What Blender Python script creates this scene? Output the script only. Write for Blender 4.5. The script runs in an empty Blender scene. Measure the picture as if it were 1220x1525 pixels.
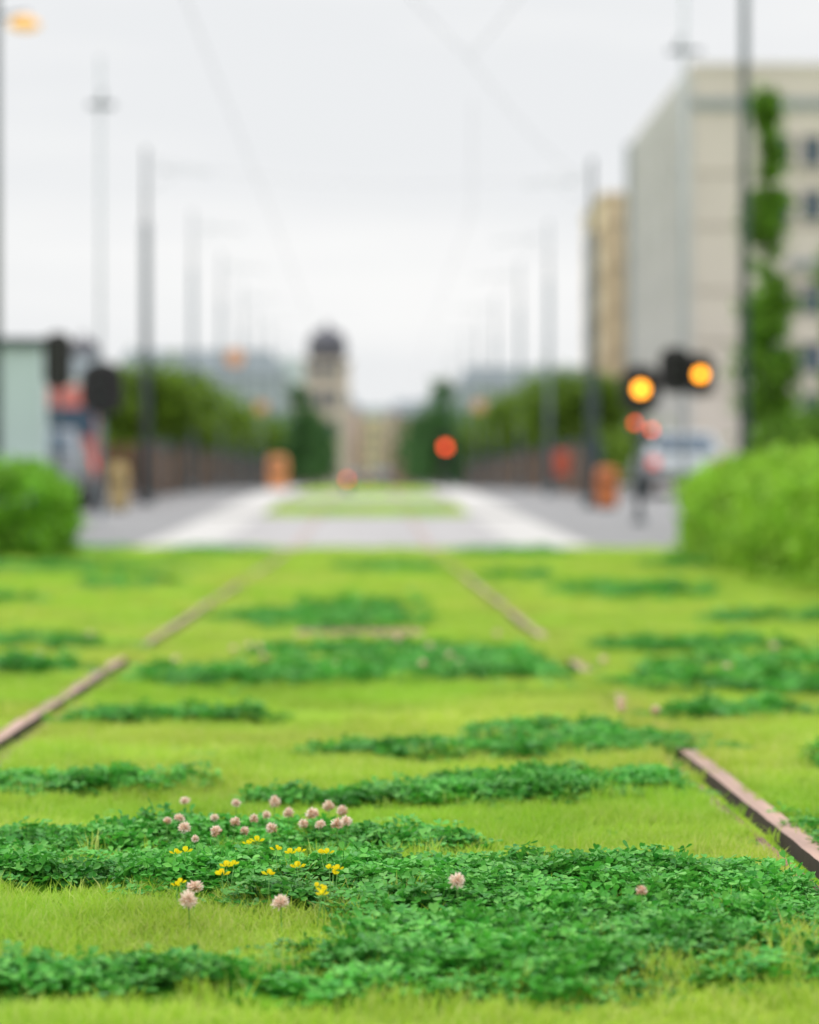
import bpy, math, numpy as np
from mathutils import Vector, Matrix
rng = np.random.default_rng(7)
scene = bpy.context.scene
scene.view_settings.view_transform = 'Standard'
scene.view_settings.look = 'None'
scene.view_settings.exposure = 0

# ------------------------------------------------------------------ terrain
PY = [-60, 4, 32, 48, 70, 84, 100, 3000]
PZ = [0.0, 0.0, -0.126, 0.09, 0.40, 0.49, 0.50, 0.50]
def gz(y):
    return np.interp(y, PY, PZ)
TC = -0.0775          # track centre

_h = np.random.default_rng(3).random((256, 256))
def vnoise(x, y):
    x = np.asarray(x, float); y = np.asarray(y, float)
    xi = np.floor(x).astype(int); yi = np.floor(y).astype(int)
    fx = x - xi; fy = y - yi
    fx = fx*fx*(3-2*fx); fy = fy*fy*(3-2*fy)
    a = _h[xi % 256, yi % 256]; b = _h[(xi+1) % 256, yi % 256]
    c = _h[xi % 256, (yi+1) % 256]; d = _h[(xi+1) % 256, (yi+1) % 256]
    return (a*(1-fx)+b*fx)*(1-fy)+(c*(1-fx)+d*fx)*fy
def fbm(x, y):
    return (vnoise(x, y)+.5*vnoise(x*2.1+7, y*2.1+3)+.25*vnoise(x*4.3+1, y*4.3+9))/1.75

# clover patches: centre x, centre y, radius x, radius y
PATCH = [(-.26, 3.23, .28, .07), (.00, 3.27, .30, .11), (.25, 3.46, .36, .20), (.52, 3.68, .26, .16), (.1, 3.58, .15, .15),
         (-.38, 4.16, .40, .16), (-.1, 4.06, .24, .18), (.24, 3.98, .36, .27), (.50, 3.88, .20, .16), (-.36, 4.50, .36, .14), (-.08, 4.42, .24, .12),
         (-.66, 5.38, .32, .11), (.06, 5.18, .26, .10), (.36, 5.36, .30, .15), (.16, 6.12, .27, .18), (.46, 6.42, .28, .28),
         (-.50, 7.12, .27, .12), (-.25, 8.6, .44, .34), (.30, 9.2, .44, .65), (.0, 10.0, .5, .3), (-.2, 12.8, .45, .7), (-.05, 14.2, .3, .4),
         (-1.25, 10.5, .42, .30), (-1.15, 9.1, .32, .24), (1.12, 8.3, .5, .28), (1.35, 9.1, .5, .34),
         (.90, 7.25, .24, .15), (.92, 4.70, .28, .34), (1.2, 10.4, .42, .30), (.98, 6.0, .15, .12),
         (-1.3, 6.2, .4, .3), (1.6, 5.6, .4, .4), (-1.5, 4.2, .4, .4), (-1.1, 3.6, .3, .2), (1.3, 3.6, .3, .2),
         (-2.3, 22, 1.0, .8), (1.35, 28.5, .55, 1.2), (-1.5, 29, .5, 1.1), (1.5, 16.5, .45, .8), (.15, 22, .4, .8),
         (1.9, 12.8, .5, .4), (-2.2, 15, .5, .4), (-3.4, 30, .9, .7), (2.6, 23, .4, 1.0), (1.0, 19.5, .2, .7), (-1.5, 18, .3, .7)]
def clover(x, y):
    x = np.asarray(x, float); y = np.asarray(y, float)
    wx = x+(fbm(x*2.5+40, y*2.5+5)-.5)*.24; wy = y+(fbm(x*2.5+80, y*2.5+60)-.5)*.24
    e = np.full(np.broadcast(x, y).shape, -9.0)
    for cx, cy, rx, ry in PATCH:
        e = np.maximum(e, 1-((wx-cx)/rx)**2-((wy-cy)/ry)**2)
    n = fbm(x*9+20, y*9+11)-.5
    v = np.clip(e, -1.8, .7)+n*1.9
    t = np.clip((v+.50)/1.10, 0, 1)
    return t*t*(3-2*t)
COVER = [(6.25, 7.7), (7.95, 9.0), (9.7, 11.2)]
def on_rail(x, y, a_=.684, b_=.792):
    x = np.asarray(x); y = np.asarray(y)
    u = np.abs(x-TC)
    near = (u > a_) & (u < b_)
    cov = np.zeros(near.shape, bool)
    for a, b in COVER:
        cov |= (y > a) & (y < b)
    cov &= x > 0
    cov |= (x < 0) & (y > 9.9) & (y < 10.5)
    return near & ~cov
def mound(x, y):
    m = clover(x, y)
    u = np.abs(np.asarray(x)-TC)
    r = np.clip((np.abs(u-.74)-.08)/.08, 0, 1)
    return m*.017*(.4+1.2*fbm(np.asarray(x)*10, np.asarray(y)*10))*r + (fbm(x*3, y*3)-.5)*.02*r
def gh(x, y):
    return gz(y)+np.where((y < 32), mound(x, y), 0)

# ------------------------------------------------------------------ materials
def new_mat(name):
    m = bpy.data.materials.new(name); m.use_nodes = True
    nt = m.node_tree; nt.nodes.clear()
    out = nt.nodes.new('ShaderNodeOutputMaterial')
    return m, nt, out
def mat(name, col, rough=.7, scale=3.0, var=.25, bump=0.0, metal=0.0, emit=None, es=0.0, stretch=(1, 1, 1)):
    m, nt, out = new_mat(name)
    b = nt.nodes.new('ShaderNodeBsdfPrincipled')
    tc = nt.nodes.new('ShaderNodeTexCoord'); mp = nt.nodes.new('ShaderNodeMapping')
    mp.inputs['Scale'].default_value = stretch
    n = nt.nodes.new('ShaderNodeTexNoise'); n.inputs['Scale'].default_value = scale; n.inputs['Detail'].default_value = 6
    r = nt.nodes.new('ShaderNodeValToRGB')
    r.color_ramp.elements[0].position = .3; r.color_ramp.elements[1].position = .7
    r.color_ramp.elements[0].color = (*[c*(1-var) for c in col], 1)
    r.color_ramp.elements[1].color = (*[min(1, c*(1+var)) for c in col], 1)
    L = nt.links.new
    L(tc.outputs['Object'], mp.inputs['Vector']); L(mp.outputs[0], n.inputs['Vector'])
    L(n.outputs[0], r.inputs[0]); L(r.outputs[0], b.inputs['Base Color'])
    b.inputs['Roughness'].default_value = rough; b.inputs['Metallic'].default_value = metal
    if bump:
        bp = nt.nodes.new('ShaderNodeBump'); bp.inputs['Strength'].default_value = bump; bp.inputs['Distance'].default_value = .01
        n2 = nt.nodes.new('ShaderNodeTexNoise'); n2.inputs['Scale'].default_value = scale*8; n2.inputs['Detail'].default_value = 8
        L(mp.outputs[0], n2.inputs['Vector']); L(n2.outputs[0], bp.inputs['Height']); L(bp.outputs[0], b.inputs['Normal'])
    if emit:
        b.inputs['Emission Color'].default_value = (*emit, 1); b.inputs['Emission Strength'].default_value = es
    L(b.outputs[0], out.inputs[0])
    return m
def leaf_mat(name, cols, trans=.35, nscale=2.0, nvar=.3, rough=.5, gloss=.15, alt=None):
    m, nt, out = new_mat(name); L = nt.links.new
    g = nt.nodes.new('ShaderNodeNewGeometry'); oi = nt.nodes.new('ShaderNodeObjectInfo')
    add = nt.nodes.new('ShaderNodeMath'); add.operation = 'ADD'
    fr = nt.nodes.new('ShaderNodeMath'); fr.operation = 'FRACT'
    L(g.outputs['Random Per Island'], add.inputs[0]); L(oi.outputs['Random'], add.inputs[1]); L(add.outputs[0], fr.inputs[0])
    r = nt.nodes.new('ShaderNodeValToRGB')
    els = r.color_ramp.elements
    for i, c in enumerate(cols):
        p = i/(len(cols)-1)
        if i < 2: e = els[i]; e.position = p if i == 0 else 1/(len(cols)-1)
        else: e = els.new(p)
        e.color = (*c, 1)
    L(fr.outputs[0], r.inputs[0])
    col = r.outputs[0]
    if alt:
        n0 = nt.nodes.new('ShaderNodeTexNoise'); n0.inputs['Scale'].default_value = .8; n0.inputs['Detail'].default_value = 4
        mpp = nt.nodes.new('ShaderNodeMapping'); mpp.inputs['Scale'].default_value = (1, .8, 0); mpp.inputs['Location'].default_value = (5, 3, 0)
        L(g.outputs['Position'], mpp.inputs[0]); L(mpp.outputs[0], n0.inputs['Vector'])
        m0 = nt.nodes.new('ShaderNodeMapRange'); m0.inputs[1].default_value = .42; m0.inputs[2].default_value = .62; L(n0.outputs[0], m0.inputs[0])
        mm = nt.nodes.new('ShaderNodeMix'); mm.data_type = 'RGBA'; mm.blend_type = 'MULTIPLY'
        L(m0.outputs[0], mm.inputs[0]); L(col, mm.inputs[6]); mm.inputs[7].default_value = (*alt, 1); col = mm.outputs[2]
    n = nt.nodes.new('ShaderNodeTexNoise'); n.inputs['Scale'].default_value = nscale; n.inputs['Detail'].default_value = 3
    L(g.outputs['Position'], n.inputs['Vector'])
    mr = nt.nodes.new('ShaderNodeMapRange'); mr.inputs[1].default_value = .3; mr.inputs[2].default_value = .7
    mr.inputs[3].default_value = 1-nvar; mr.inputs[4].default_value = 1+nvar
    L(n.outputs[0], mr.inputs[0])
    mx = nt.nodes.new('ShaderNodeVectorMath'); mx.operation = 'SCALE'
    L(col, mx.inputs[0]); L(mr.outputs[0], mx.inputs['Scale'])
    b = nt.nodes.new('ShaderNodeBsdfPrincipled'); b.inputs['Roughness'].default_value = rough
    b.inputs['Specular IOR Level'].default_value = gloss
    t = nt.nodes.new('ShaderNodeBsdfTranslucent'); ms = nt.nodes.new('ShaderNodeMixShader'); ms.inputs[0].default_value = trans
    L(mx.outputs[0], b.inputs['Base Color']); L(mx.outputs[0], t.inputs[0])
    L(b.outputs[0], ms.inputs[1]); L(t.outputs[0], ms.inputs[2]); L(ms.outputs[0], out.inputs[0])
    return m

M_GRASS = leaf_mat('turf_blades', [(.43, .59, .06), (.54, .63, .10), (.34, .53, .04), (.64, .64, .22), (.44, .60, .07)], .42, 2.2, .18, alt=(.72, .94, .6))
M_CLOVER = leaf_mat('clover_leaf', [(.050, .30, .028), (.10, .40, .045), (.030, .22, .025), (.17, .48, .08), (.065, .34, .035)], .30, 5, .32, .45, .25)
M_LINDEN = leaf_mat('linden_leaf', [(.10, .19, .015), (.17, .28, .025), (.06, .13, .012), (.22, .34, .035)], .3, 1.5, .4)
M_CONE = leaf_mat('cone_leaf', [(.06, .15, .05), (.09, .21, .06), (.04, .11, .04)], .25, 1.0, .3)
M_COLUMN = leaf_mat('column_leaf', [(.10, .25, .02), (.19, .38, .04), (.06, .16, .015), (.27, .46, .06)], .3, 3.0, .45)
M_HEDGE = leaf_mat('hedge_leaf', [(.25, .48, .04), (.36, .60, .06), (.15, .36, .02), (.45, .66, .10)], .35, 3.5, .38)
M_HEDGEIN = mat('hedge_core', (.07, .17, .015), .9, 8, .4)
M_BARK = mat('bark', (.09, .065, .05), .9, 14, .4, .6)
M_POLE = mat('painted_steel_dark', (.05, .075, .085), .5, 6, .2)
M_POLEF = mat('painted_steel_hazed', (.15, .19, .21), .6, 6, .2)  # paler than the dark steel: distance haze of far poles put into the colour
M_POLEG = mat('galvanised_steel', (.36, .40, .42), .5, 6, .15, metal=.1)
M_BLACK = mat('black_housing', (.016, .013, .015), .5, 6, .3)
M_AMBER = mat('amber_lens', (.8, .3, .02), .3, 3, .05, emit=(1.0, .36, .025), es=6.5)
M_RED = mat('red_lens', (.7, .06, .02), .3, 3, .05, emit=(1.0, .10, .03), es=5)
M_UNLIT = mat('unlit_lens', (.03, .03, .03), .2, 3, .1)
M_RUST = mat('rusted_rail', (.17, .08, .05), .7, 30, .5, .5, metal=.1, stretch=(1, .15, 1))
M_RAILTOP = mat('rail_running_surface', (.36, .22, .17), .45, 22, .4, .2, metal=.3, stretch=(1, .1, 1))
M_GROOVE = mat('rail_groove', (.03, .016, .010), .9, 30, .4)
M_MORTAR = mat('rail_mortar', (.50, .41, .29), .9, 60, .5, .8)
M_ASPHALT = mat('asphalt', (.20, .20, .205), .9, 1.5, .12, .3)
M_PAVE = mat('granite_paving', (.31, .30, .305), .85, .8, .16, .3)
M_CONC = mat('pale_concrete', (.42, .41, .40), .85, .9, .10, .3)
M_GLASS = mat('window_glass', (.035, .07, .11), .35, 1, .3)
M_TYRE = mat('tyre', (.02, .02, .02), .8, 5, .2)

def ground_mat():
    m, nt, out = new_mat('grass_ground'); L = nt.links.new
    b = nt.nodes.new('ShaderNodeBsdfPrincipled'); b.inputs['Roughness'].default_value = .95
    b.inputs['Specular IOR Level'].default_value = .05
    g = nt.nodes.new('ShaderNodeNewGeometry')
    def noise(s, d=5):
        n = nt.nodes.new('ShaderNodeTexNoise'); n.inputs['Scale'].default_value = s; n.inputs['Detail'].default_value = d
        L(g.outputs['Position'], n.inputs['Vector']); return n
    n1 = noise(.9); n2 = noise(90, 4); n3 = noise(5)
    r1 = nt.nodes.new('ShaderNodeValToRGB'); e = r1.color_ramp.elements
    e[0].position = .36; e[0].color = (.20, .44, .02, 1); e[1].position = .64; e[1].color = (.44, .55, .05, 1)
    L(n1.outputs[0], r1.inputs[0])
    r3 = nt.nodes.new('ShaderNodeValToRGB'); e = r3.color_ramp.elements
    e[0].position = .35; e[0].color = (.66, .78, .6, 1); e[1].position = .65; e[1].color = (1, 1, 1, 1)
    L(n3.outputs[0], r3.inputs[0])
    mu = nt.nodes.new('ShaderNodeMix'); mu.data_type = 'RGBA'; mu.blend_type = 'MULTIPLY'; mu.inputs[0].default_value = .8
    L(r1.outputs[0], mu.inputs[6]); L(r3.outputs[0], mu.inputs[7])
    at = nt.nodes.new('ShaderNodeAttribute'); at.attribute_name = 'clover'
    mc = nt.nodes.new('ShaderNodeMix'); mc.data_type = 'RGBA'
    L(at.outputs['Fac'], mc.inputs[0]); L(mu.outputs[2], mc.inputs[6]); mc.inputs[7].default_value = (.045, .23, .02, 1)
    r2 = nt.nodes.new('ShaderNodeValToRGB'); e = r2.color_ramp.elements
    e[0].position = .3; e[0].color = (.5, .55, .42, 1); e[1].position = .62; e[1].color = (1, 1, 1, 1)
    L(n2.outputs[0], r2.inputs[0])
    m2 = nt.nodes.new('ShaderNodeMix'); m2.data_type = 'RGBA'; m2.blend_type = 'MULTIPLY'; m2.inputs[0].default_value = .8
    L(mc.outputs[2], m2.inputs[6]); L(r2.outputs[0], m2.inputs[7])
    L(m2.outputs[2], b.inputs['Base Color'])
    bp = nt.nodes.new('ShaderNodeBump'); bp.inputs['Strength'].default_value = .6; bp.inputs['Distance'].default_value = .01
    L(n2.outputs[0], bp.inputs['Height']); L(bp.outputs[0], b.inputs['Normal'])
    L(b.outputs[0], out.inputs[0]); return m

# ------------------------------------------------------------------ mesh builder
class MB:
    def __init__(s): s.v = []; s.f = []; s.m = []; s.sm = []
    def face(s, idx, mi=0, sm=False): s.f.append(idx); s.m.append(mi); s.sm.append(sm)
    def box(s, x0, x1, y0, y1, z0, z1, mi=0, taper=0.0):
        b = len(s.v); t = taper
        s.v += [(x0, y0, z0), (x1, y0, z0), (x1, y1, z0), (x0, y1, z0),
                (x0+t, y0+t, z1), (x1-t, y0+t, z1), (x1-t, y1-t, z1), (x0+t, y1-t, z1)]
        for q in ((0, 3, 2, 1), (4, 5, 6, 7), (0, 1, 5, 4), (1, 2, 6, 5), (2, 3, 7, 6), (3, 0, 4, 7)):
            s.face([b+i for i in q], mi)
    def tube(s, p0, p1, r0, r1=None, n=10, mi=0):
        r1 = r0 if r1 is None else r1
        p0 = Vector(p0); p1 = Vector(p1); d = (p1-p0).normalized()
        a = Vector((0, 0, 1)) if abs(d.z) < .9 else Vector((1, 0, 0))
        u = d.cross(a).normalized(); w = d.cross(u)
        b = len(s.v)
        for p, r in ((p0, r0), (p1, r1)):
            for i in range(n):
                an = 2*math.pi*i/n; s.v.append(tuple(p+(u*math.cos(an)+w*math.sin(an))*r))
        for i in range(n):
            j = (i+1) % n; s.face([b+i, b+j, b+n+j, b+n+i], mi, True)
        s.face([b+i for i in range(n)][::-1], mi); s.face([b+n+i for i in range(n)], mi)
    def lathe(s, c, prof, n=20, mi=0):
        b = len(s.v)
        for r, z in prof:
            for i in range(n):
                an = 2*math.pi*i/n; s.v.append((c[0]+r*math.cos(an), c[1]+r*math.sin(an), c[2]+z))
        for k in range(len(prof)-1):
            for i in range(n):
                j = (i+1) % n; s.face([b+k*n+i, b+k*n+j, b+(k+1)*n+j, b+(k+1)*n+i], mi, True)
    def prism(s, prof, x0, x1, mi=0, inset=None):
        b = len(s.v); n = len(prof)
        for x, sg in ((x0, 1), (x1, -1)):
            for y, z in prof:
                s.v.append((x+(inset(z)*sg if inset else 0), y, z))
        for i in range(n):
            j = (i+1) % n; s.face([b+i, b+j, b+n+j, b+n+i], mi)
        s.face([b+i for i in range(n)][::-1], mi); s.face([b+n+i for i in range(n)], mi)
    def obj(s, name, mats, parent=None, loc=(0, 0, 0), rot=0.0, bevel=0.0):
        me = bpy.data.meshes.new(name); me.from_pydata(s.v, [], s.f); me.update()
        for m in mats: me.materials.append(m)
        me.polygons.foreach_set('material_index', s.m); me.polygons.foreach_set('use_smooth', s.sm)
        o = bpy.data.objects.new(name, me); scene.collection.objects.link(o)
        o.location = loc; o.rotation_euler = (0, 0, rot)
        if parent: o.parent = parent
        if bevel:
            bv = o.modifiers.new('bevel', 'BEVEL'); bv.width = bevel; bv.segments = 2; bv.limit_method = 'ANGLE'
        return o
def empty(name, loc=(0, 0, 0), rot=0.0):
    o = bpy.data.objects.new(name, None); scene.collection.objects.link(o); o.location = loc; o.rotation_euler = (0, 0, rot)
    o.empty_display_size = .3; return o
def np_mesh(name, V, F, mats, smooth=False, mi=None):
    me = bpy.data.meshes.new(name); nf, k = F.shape
    me.vertices.add(len(V)); me.vertices.foreach_set('co', V.astype(np.float32).ravel())
    me.loops.add(nf*k); me.loops.foreach_set('vertex_index', F.astype(np.int32).ravel())
    me.polygons.add(nf); me.polygons.foreach_set('loop_start', (np.arange(nf)*k).astype(np.int32))
    me.polygons.foreach_set('loop_total', np.full(nf, k, np.int32))
    for m in mats: me.materials.append(m)
    if mi is not None: me.polygons.foreach_set('material_index', mi.astype(np.int32))
    me.polygons.foreach_set('use_smooth', np.full(nf, smooth))
    me.update(calc_edges=True); me.validate(); return me
def link(me, name, loc=(0, 0, 0), rot=0, scale=(1, 1, 1), parent=None):
    o = bpy.data.objects.new(name, me); scene.collection.objects.link(o); o.location = loc; o.rotation_euler = (0, 0, rot); o.scale = scale
    if parent: o.parent = parent
    return o

# ------------------------------------------------------------------ ground
def build_ground():
    far = [60, 90, 140, 220, 350, 600, 1000]
    xs = np.concatenate([-np.array(far[::-1]), np.arange(-50, -5, 3), np.arange(-5, -1.7, .1), np.arange(-1.7, 1.7, .02),
                         np.arange(1.7, 5, .1), np.arange(5, 51, 3), far])
    ys = np.concatenate([np.arange(-60, 2, 4), np.arange(2, 2.8, .1), np.arange(2.8, 11, .02), np.arange(11, 32, .08),
                         np.arange(32, 110, 1.0), np.array([120, 150, 200, 300, 450, 700, 1100, 1800, 2800])])
    X, Y = np.meshgrid(xs, ys)
    Z = gh(X, Y); C = np.where(Y < 32, clover(X, Y), 0)
    rail = np.abs(np.abs(X-TC)-.735) < .065
    Z = np.where(rail & (Y < 33), gz(Y)-.012, Z)
    V = np.stack([X, Y, Z], -1).reshape(-1, 3)
    nx, ny = len(xs), len(ys)
    i = np.arange(nx-1)[None, :]+np.arange(ny-1)[:, None]*nx
    F = np.stack([i, i+1, i+nx+1, i+nx], -1).reshape(-1, 4)
    me = np_mesh('ground', V, F, [ground_mat()], True)
    a = me.attributes.new('clover', 'FLOAT', 'POINT'); a.data.foreach_set('value', C.astype(np.float32).ravel())
    link(me, 'grass_ground')
build_ground()

def sheet(name, x0, x1, y0, y1, dz, m, thick=0.0):
    ys = sorted(set([y0, y1]+[p for p in PY if y0 < p < y1]+list(np.arange(math.ceil(y0), y1, 4.0))))
    mb = MB()
    for i in range(len(ys)-1):
        a, b = ys[i], ys[i+1]; za, zb = gz(a)+dz, gz(b)+dz
        k = len(mb.v); mb.v += [(x0, a, za), (x1, a, za), (x1, b, zb), (x0, b, zb)]; mb.face([k, k+1, k+2, k+3])
        if thick:
            mb.v += [(x0, a, za-thick), (x1, a, za-thick), (x1, b, zb-thick), (x0, b, zb-thick)]
            mb.face([k, k+3, k+7, k+4]); mb.face([k+1, k+5, k+6, k+2])
            if i == 0: mb.face([k, k+4, k+5, k+1])
            if i == len(ys)-2: mb.face([k+2, k+6, k+7, k+3])
    return mb.obj(name, [m])
sheet('crossing_road', -90, 90, 32.0, 47.5, .010, M_PAVE)
sheet('street', -19, -2.6, 47.5, 700, .010, M_ASPHALT)
sheet('street', 2.5, 19, 47.5, 700, .010, M_ASPHALT)
sheet('crossing_road', -1.75, 1.65, 56, 67, .010, M_PAVE)
sheet('pavement', -2.6, -1.75, 47.5, 700, .06, M_CONC, .15)
sheet('pavement', 1.65, 2.5, 47.5, 700, .06, M_CONC, .15)
sheet('pale_crossing_strip', -2.6, -1.75, 32.05, 47.45, .014, M_CONC)
sheet('pale_crossing_strip', 1.65, 2.5, 32.05, 47.45, .014, M_CONC)
sheet('side_asphalt', -14, -2.65, 32.05, 47.4, .014, M_ASPHALT)
sheet('side_asphalt', 2.55, 14, 32.05, 47.4, .014, M_ASPHALT)
sheet('kerb', -60, 60, 31.75, 32.0, .015, M_PAVE, .12)
sheet('pavement', -40, -6.6, 47.7, 300, .10, M_PAVE, .15)
sheet('pavement', 6.6, 40, 47.7, 300, .10, M_PAVE, .15)

# ------------------------------------------------------------------ rails
def rail(name, sign, y0, y1):
    P = [(.664, -.03), (.668, .004), (.692, .008), (.696, .011), (.706, .012), (.710, -.026), (.744, -.026), (.748, .013), (.784, .014), (.790, .007), (.793, -.03)]
    MI = [3, 3, 3, 0, 2, 2, 2, 1, 0, 0]
    ys = np.concatenate([np.arange(y0, 32, .04), np.arange(32, y1, 2)])
    V = []
    r = np.random.default_rng(5)
    for y in ys:
        z = float(gz(y))
        for k, (d, h) in enumerate(P):
            jit = (r.random()-.5)*(.018 if k in (0, 1) else (.007 if k == 2 else .001)) if y < 33 else 0
            hh = h+(r.random()-.5)*(.009 if k in (1, 2) else .0012 if y < 33 else 0)
            V.append((TC+sign*(d+jit), y, z+hh))
    n = len(P); F = []; mi = []
    for i in range(len(ys)-1):
        for k in range(n-1):
            q = [i*n+k, i*n+k+1, (i+1)*n+k+1, (i+1)*n+k]
            F.append(q if sign > 0 else q[::-1])
            m_ = MI[k]
            if m_ == 3 and r.random() < .3: m_ = 0
            mi.append(m_)
    me = np_mesh(name, np.array(V), np.array(F), [M_RUST, M_RAILTOP, M_GROOVE, M_MORTAR], False, np.array(mi))
    link(me, name)
rail('tram_rail', 1, -3, 110); rail('tram_rail', -1, -3, 110)
mb = MB()
for a in np.arange(17, 31.5, 1.0):
    z = float(gz(a+.5)); mb.box(1.86, 1.95, a+.02, a+.98, z-.05, z+.012)
mb.obj('kerb_edging', [M_MORTAR], bevel=.006)
mb = MB(); z = float(gz(11.7))
mb.box(-.30, .22, 11.45, 11.95, z-.02, z+.015)
for i in range(9): mb.box(-.27+i*.053, -.245+i*.053, 11.52, 11.88, z+.015, z+.024, 1)
mb.obj('drain_cover', [mat('drain_iron', (.28, .18, .10), .7, 20, .3, .4), M_RUST], bevel=.003)

# ------------------------------------------------------------------ scatter via geometry nodes
def scatter(name, pts, rot, scl, idx, coll):
    me = bpy.data.meshes.new(name); n = len(pts)
    me.vertices.add(n); me.vertices.foreach_set('co', pts.astype(np.float32).ravel())
    a = me.attributes.new('rot', 'FLOAT_VECTOR', 'POINT'); a.data.foreach_set('vector', rot.astype(np.float32).ravel())
    a = me.attributes.new('scl', 'FLOAT_VECTOR', 'POINT'); a.data.foreach_set('vector', scl.astype(np.float32).ravel())
    a = me.attributes.new('idx', 'INT', 'POINT'); a.data.foreach_set('value', idx.astype(np.int32))
    o = bpy.data.objects.new(name, me); scene.collection.objects.link(o)
    ng = bpy.data.node_groups.new(name+'_gn', 'GeometryNodeTree')
    ng.interface.new_socket('Geometry', in_out='INPUT', socket_type='NodeSocketGeometry')
    ng.interface.new_socket('Geometry', in_out='OUTPUT', socket_type='NodeSocketGeometry')
    N = ng.nodes.new; L = ng.links.new
    gi = N('NodeGroupInput'); go = N('NodeGroupOutput')
    ip = N('GeometryNodeInstanceOnPoints'); ci = N('GeometryNodeCollectionInfo')
    ci.inputs['Collection'].default_value = coll; ci.inputs['Separate Children'].default_value = True; ci.inputs['Reset Children'].default_value = True
    def na(t, nm):
        x = N('GeometryNodeInputNamedAttribute'); x.data_type = t; x.inputs['Name'].default_value = nm
        return [s for s in x.outputs if s.enabled][0]
    L(gi.outputs[0], ip.inputs['Points']); L(ci.outputs[0], ip.inputs['Instance'])
    ip.inputs['Pick Instance'].default_value = True
    L(na('INT', 'idx'), ip.inputs['Instance Index']); L(na('FLOAT_VECTOR', 'rot'), ip.inputs['Rotation']); L(na('FLOAT_VECTOR', 'scl'), ip.inputs['Scale'])
    L(ip.outputs[0], go.inputs[0])
    md = o.modifiers.new('scatter', 'NODES'); md.node_group = ng
    return o
def coll_of(name, meshes):
    c = bpy.data.collections.new(name)
    for i, me in enumerate(meshes):
        c.objects.link(bpy.data.objects.new('%s_%02d' % (name, i), me))
    return c

def grass_tuft(seed, nb=46, rad=.028, hmin=.012, hmax=.032, w=.0012):
    r = np.random.default_rng(seed); V = []; F = []
    for i in range(nb):
        a = r.random()*6.283; d = rad*math.sqrt(r.random()); x, y = d*math.cos(a), d*math.sin(a)
        h = hmin+(hmax-hmin)*r.random()**1.3; la = r.random()*6.283; lean = h*(.15+.85*r.random())
        ww = w*(.7+.6*r.random()); fa = r.random()*3.14; ux, uy = math.cos(fa)*ww, math.sin(fa)*ww
        b = len(V)
        for t, wd in ((0, 1.0), (.55, .85)):
            cx = x+math.cos(la)*lean*t*t; cy = y+math.sin(la)*lean*t*t; cz = h*t-.004*(1-t)
            V += [(cx-ux*wd, cy-uy*wd, cz), (cx+ux*wd, cy+uy*wd, cz)]
        tx, ty, tz = x+math.cos(la)*lean, y+math.sin(la)*lean, h*.96
        V += [(tx-ux*.08, ty-uy*.08, tz), (tx+ux*.08, ty+uy*.08, tz)]
        F += [(b, b+1, b+3, b+2), (b+2, b+3, b+5, b+4)]
    return np_mesh('tuft', np.array(V), np.array(F), [M_GRASS], True)
C_GRASS = coll_of('grass_tufts', [grass_tuft(i) for i in range(6)])

LEAFLET = [(0, 0, 0), (-.27, .30, .05), (-.46, .66, .10), (-.36, .96, .09), (-.12, 1.02, .03), (0, .90, 0), (.12, 1.02, .03), (.36, .96, .09), (.46, .66, .10), (.27, .30, .05), (0, .5, -.03)]
LF = [(0, 10, 2, 1), (10, 5, 4, 3), (10, 3, 2, 2), (0, 9, 8, 10), (10, 8, 7, 7), (10, 7, 6, 5)]
def clover_clump(seed, nl=8, rad=.030):
    r = np.random.default_rng(seed); V = []; F = []
    for i in range(nl):
        a = r.random()*6.283; d = rad*math.sqrt(r.random()); h = .010+.026*r.random()
        px, py = d*math.cos(a), d*math.sin(a)
        sz = .0080+.0055*r.random()
        tilt = Matrix.Rotation(r.normal()*.33, 3, 'X') @ Matrix.Rotation(r.normal()*.33, 3, 'Y') @ Matrix.Rotation(r.random()*6.283, 3, 'Z')
        for k in range(3):
            b = len(V); droop = -.15+.30*r.random()
            R = tilt @ Matrix.Rotation(k*2.094+r.normal()*.08, 3, 'Z') @ Matrix.Rotation(droop, 3, 'X')
            for v in LEAFLET:
                q = R @ Vector((v[0]*sz, (v[1]+.06)*sz, v[2]*sz*1.6)); V.append((px+q.x, py+q.y, h+q.z))
            for f in LF:
                F.append(tuple(b+j for j in f))
        b = len(V); s = .0006; bx, by = px*.5, py*.5
        V += [(bx-s, by, -.01), (bx+s, by, -.01), (px+s, py, h), (px-s, py, h), (bx, by-s, -.01), (bx, by+s, -.01), (px, py+s, h), (px, py-s, h)]
        F += [(b, b+1, b+2, b+3), (b+4, b+5, b+6, b+7)]
    FF = [tuple(dict.fromkeys(f)) for f in F]
    me = bpy.data.meshes.new('clump'); me.from_pydata(V, [], FF); me.update(); me.materials.append(M_CLOVER)
    return me
C_CLOVER = coll_of('clover_clumps', [clover_clump(i+50) for i in range(8)])

def zone(n_per_m2, y0, y1, hw0, hw1):
    w0, w1 = hw0, hw1; area = (w0+w1)*(y1-y0); n = int(area*n_per_m2)
    y = rng.uniform(y0, y1, n); x = rng.uniform(-1, 1, n)*np.maximum(w0, w1); hw = w0+(w1-w0)*(y-y0)/(y1-y0)
    k = np.abs(x) < hw; return x[k], y[k]
gx, gy, gs = [], [], []
for dens, a, b, h0, h1, s in ((1800, 2.7, 5.5, .75, 1.05, 1.0), (1100, 5.5, 8.5, 1.05, 1.6, 1.15), (520, 8.5, 14, 1.6, 2.6, 1.4), (150, 14, 31.7, 2.6, 5.2, 1.8)):
    x, y = zone(dens, a, b, h0, h1); gx.append(x); gy.append(y); gs.append(np.full(len(x), s))
x = rng.uniform(-1.7, 1.6, 2600); y = rng.uniform(47.8, 55.8, 2600); gx.append(x); gy.append(y); gs.append(np.full(2600, 2.6))
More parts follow.
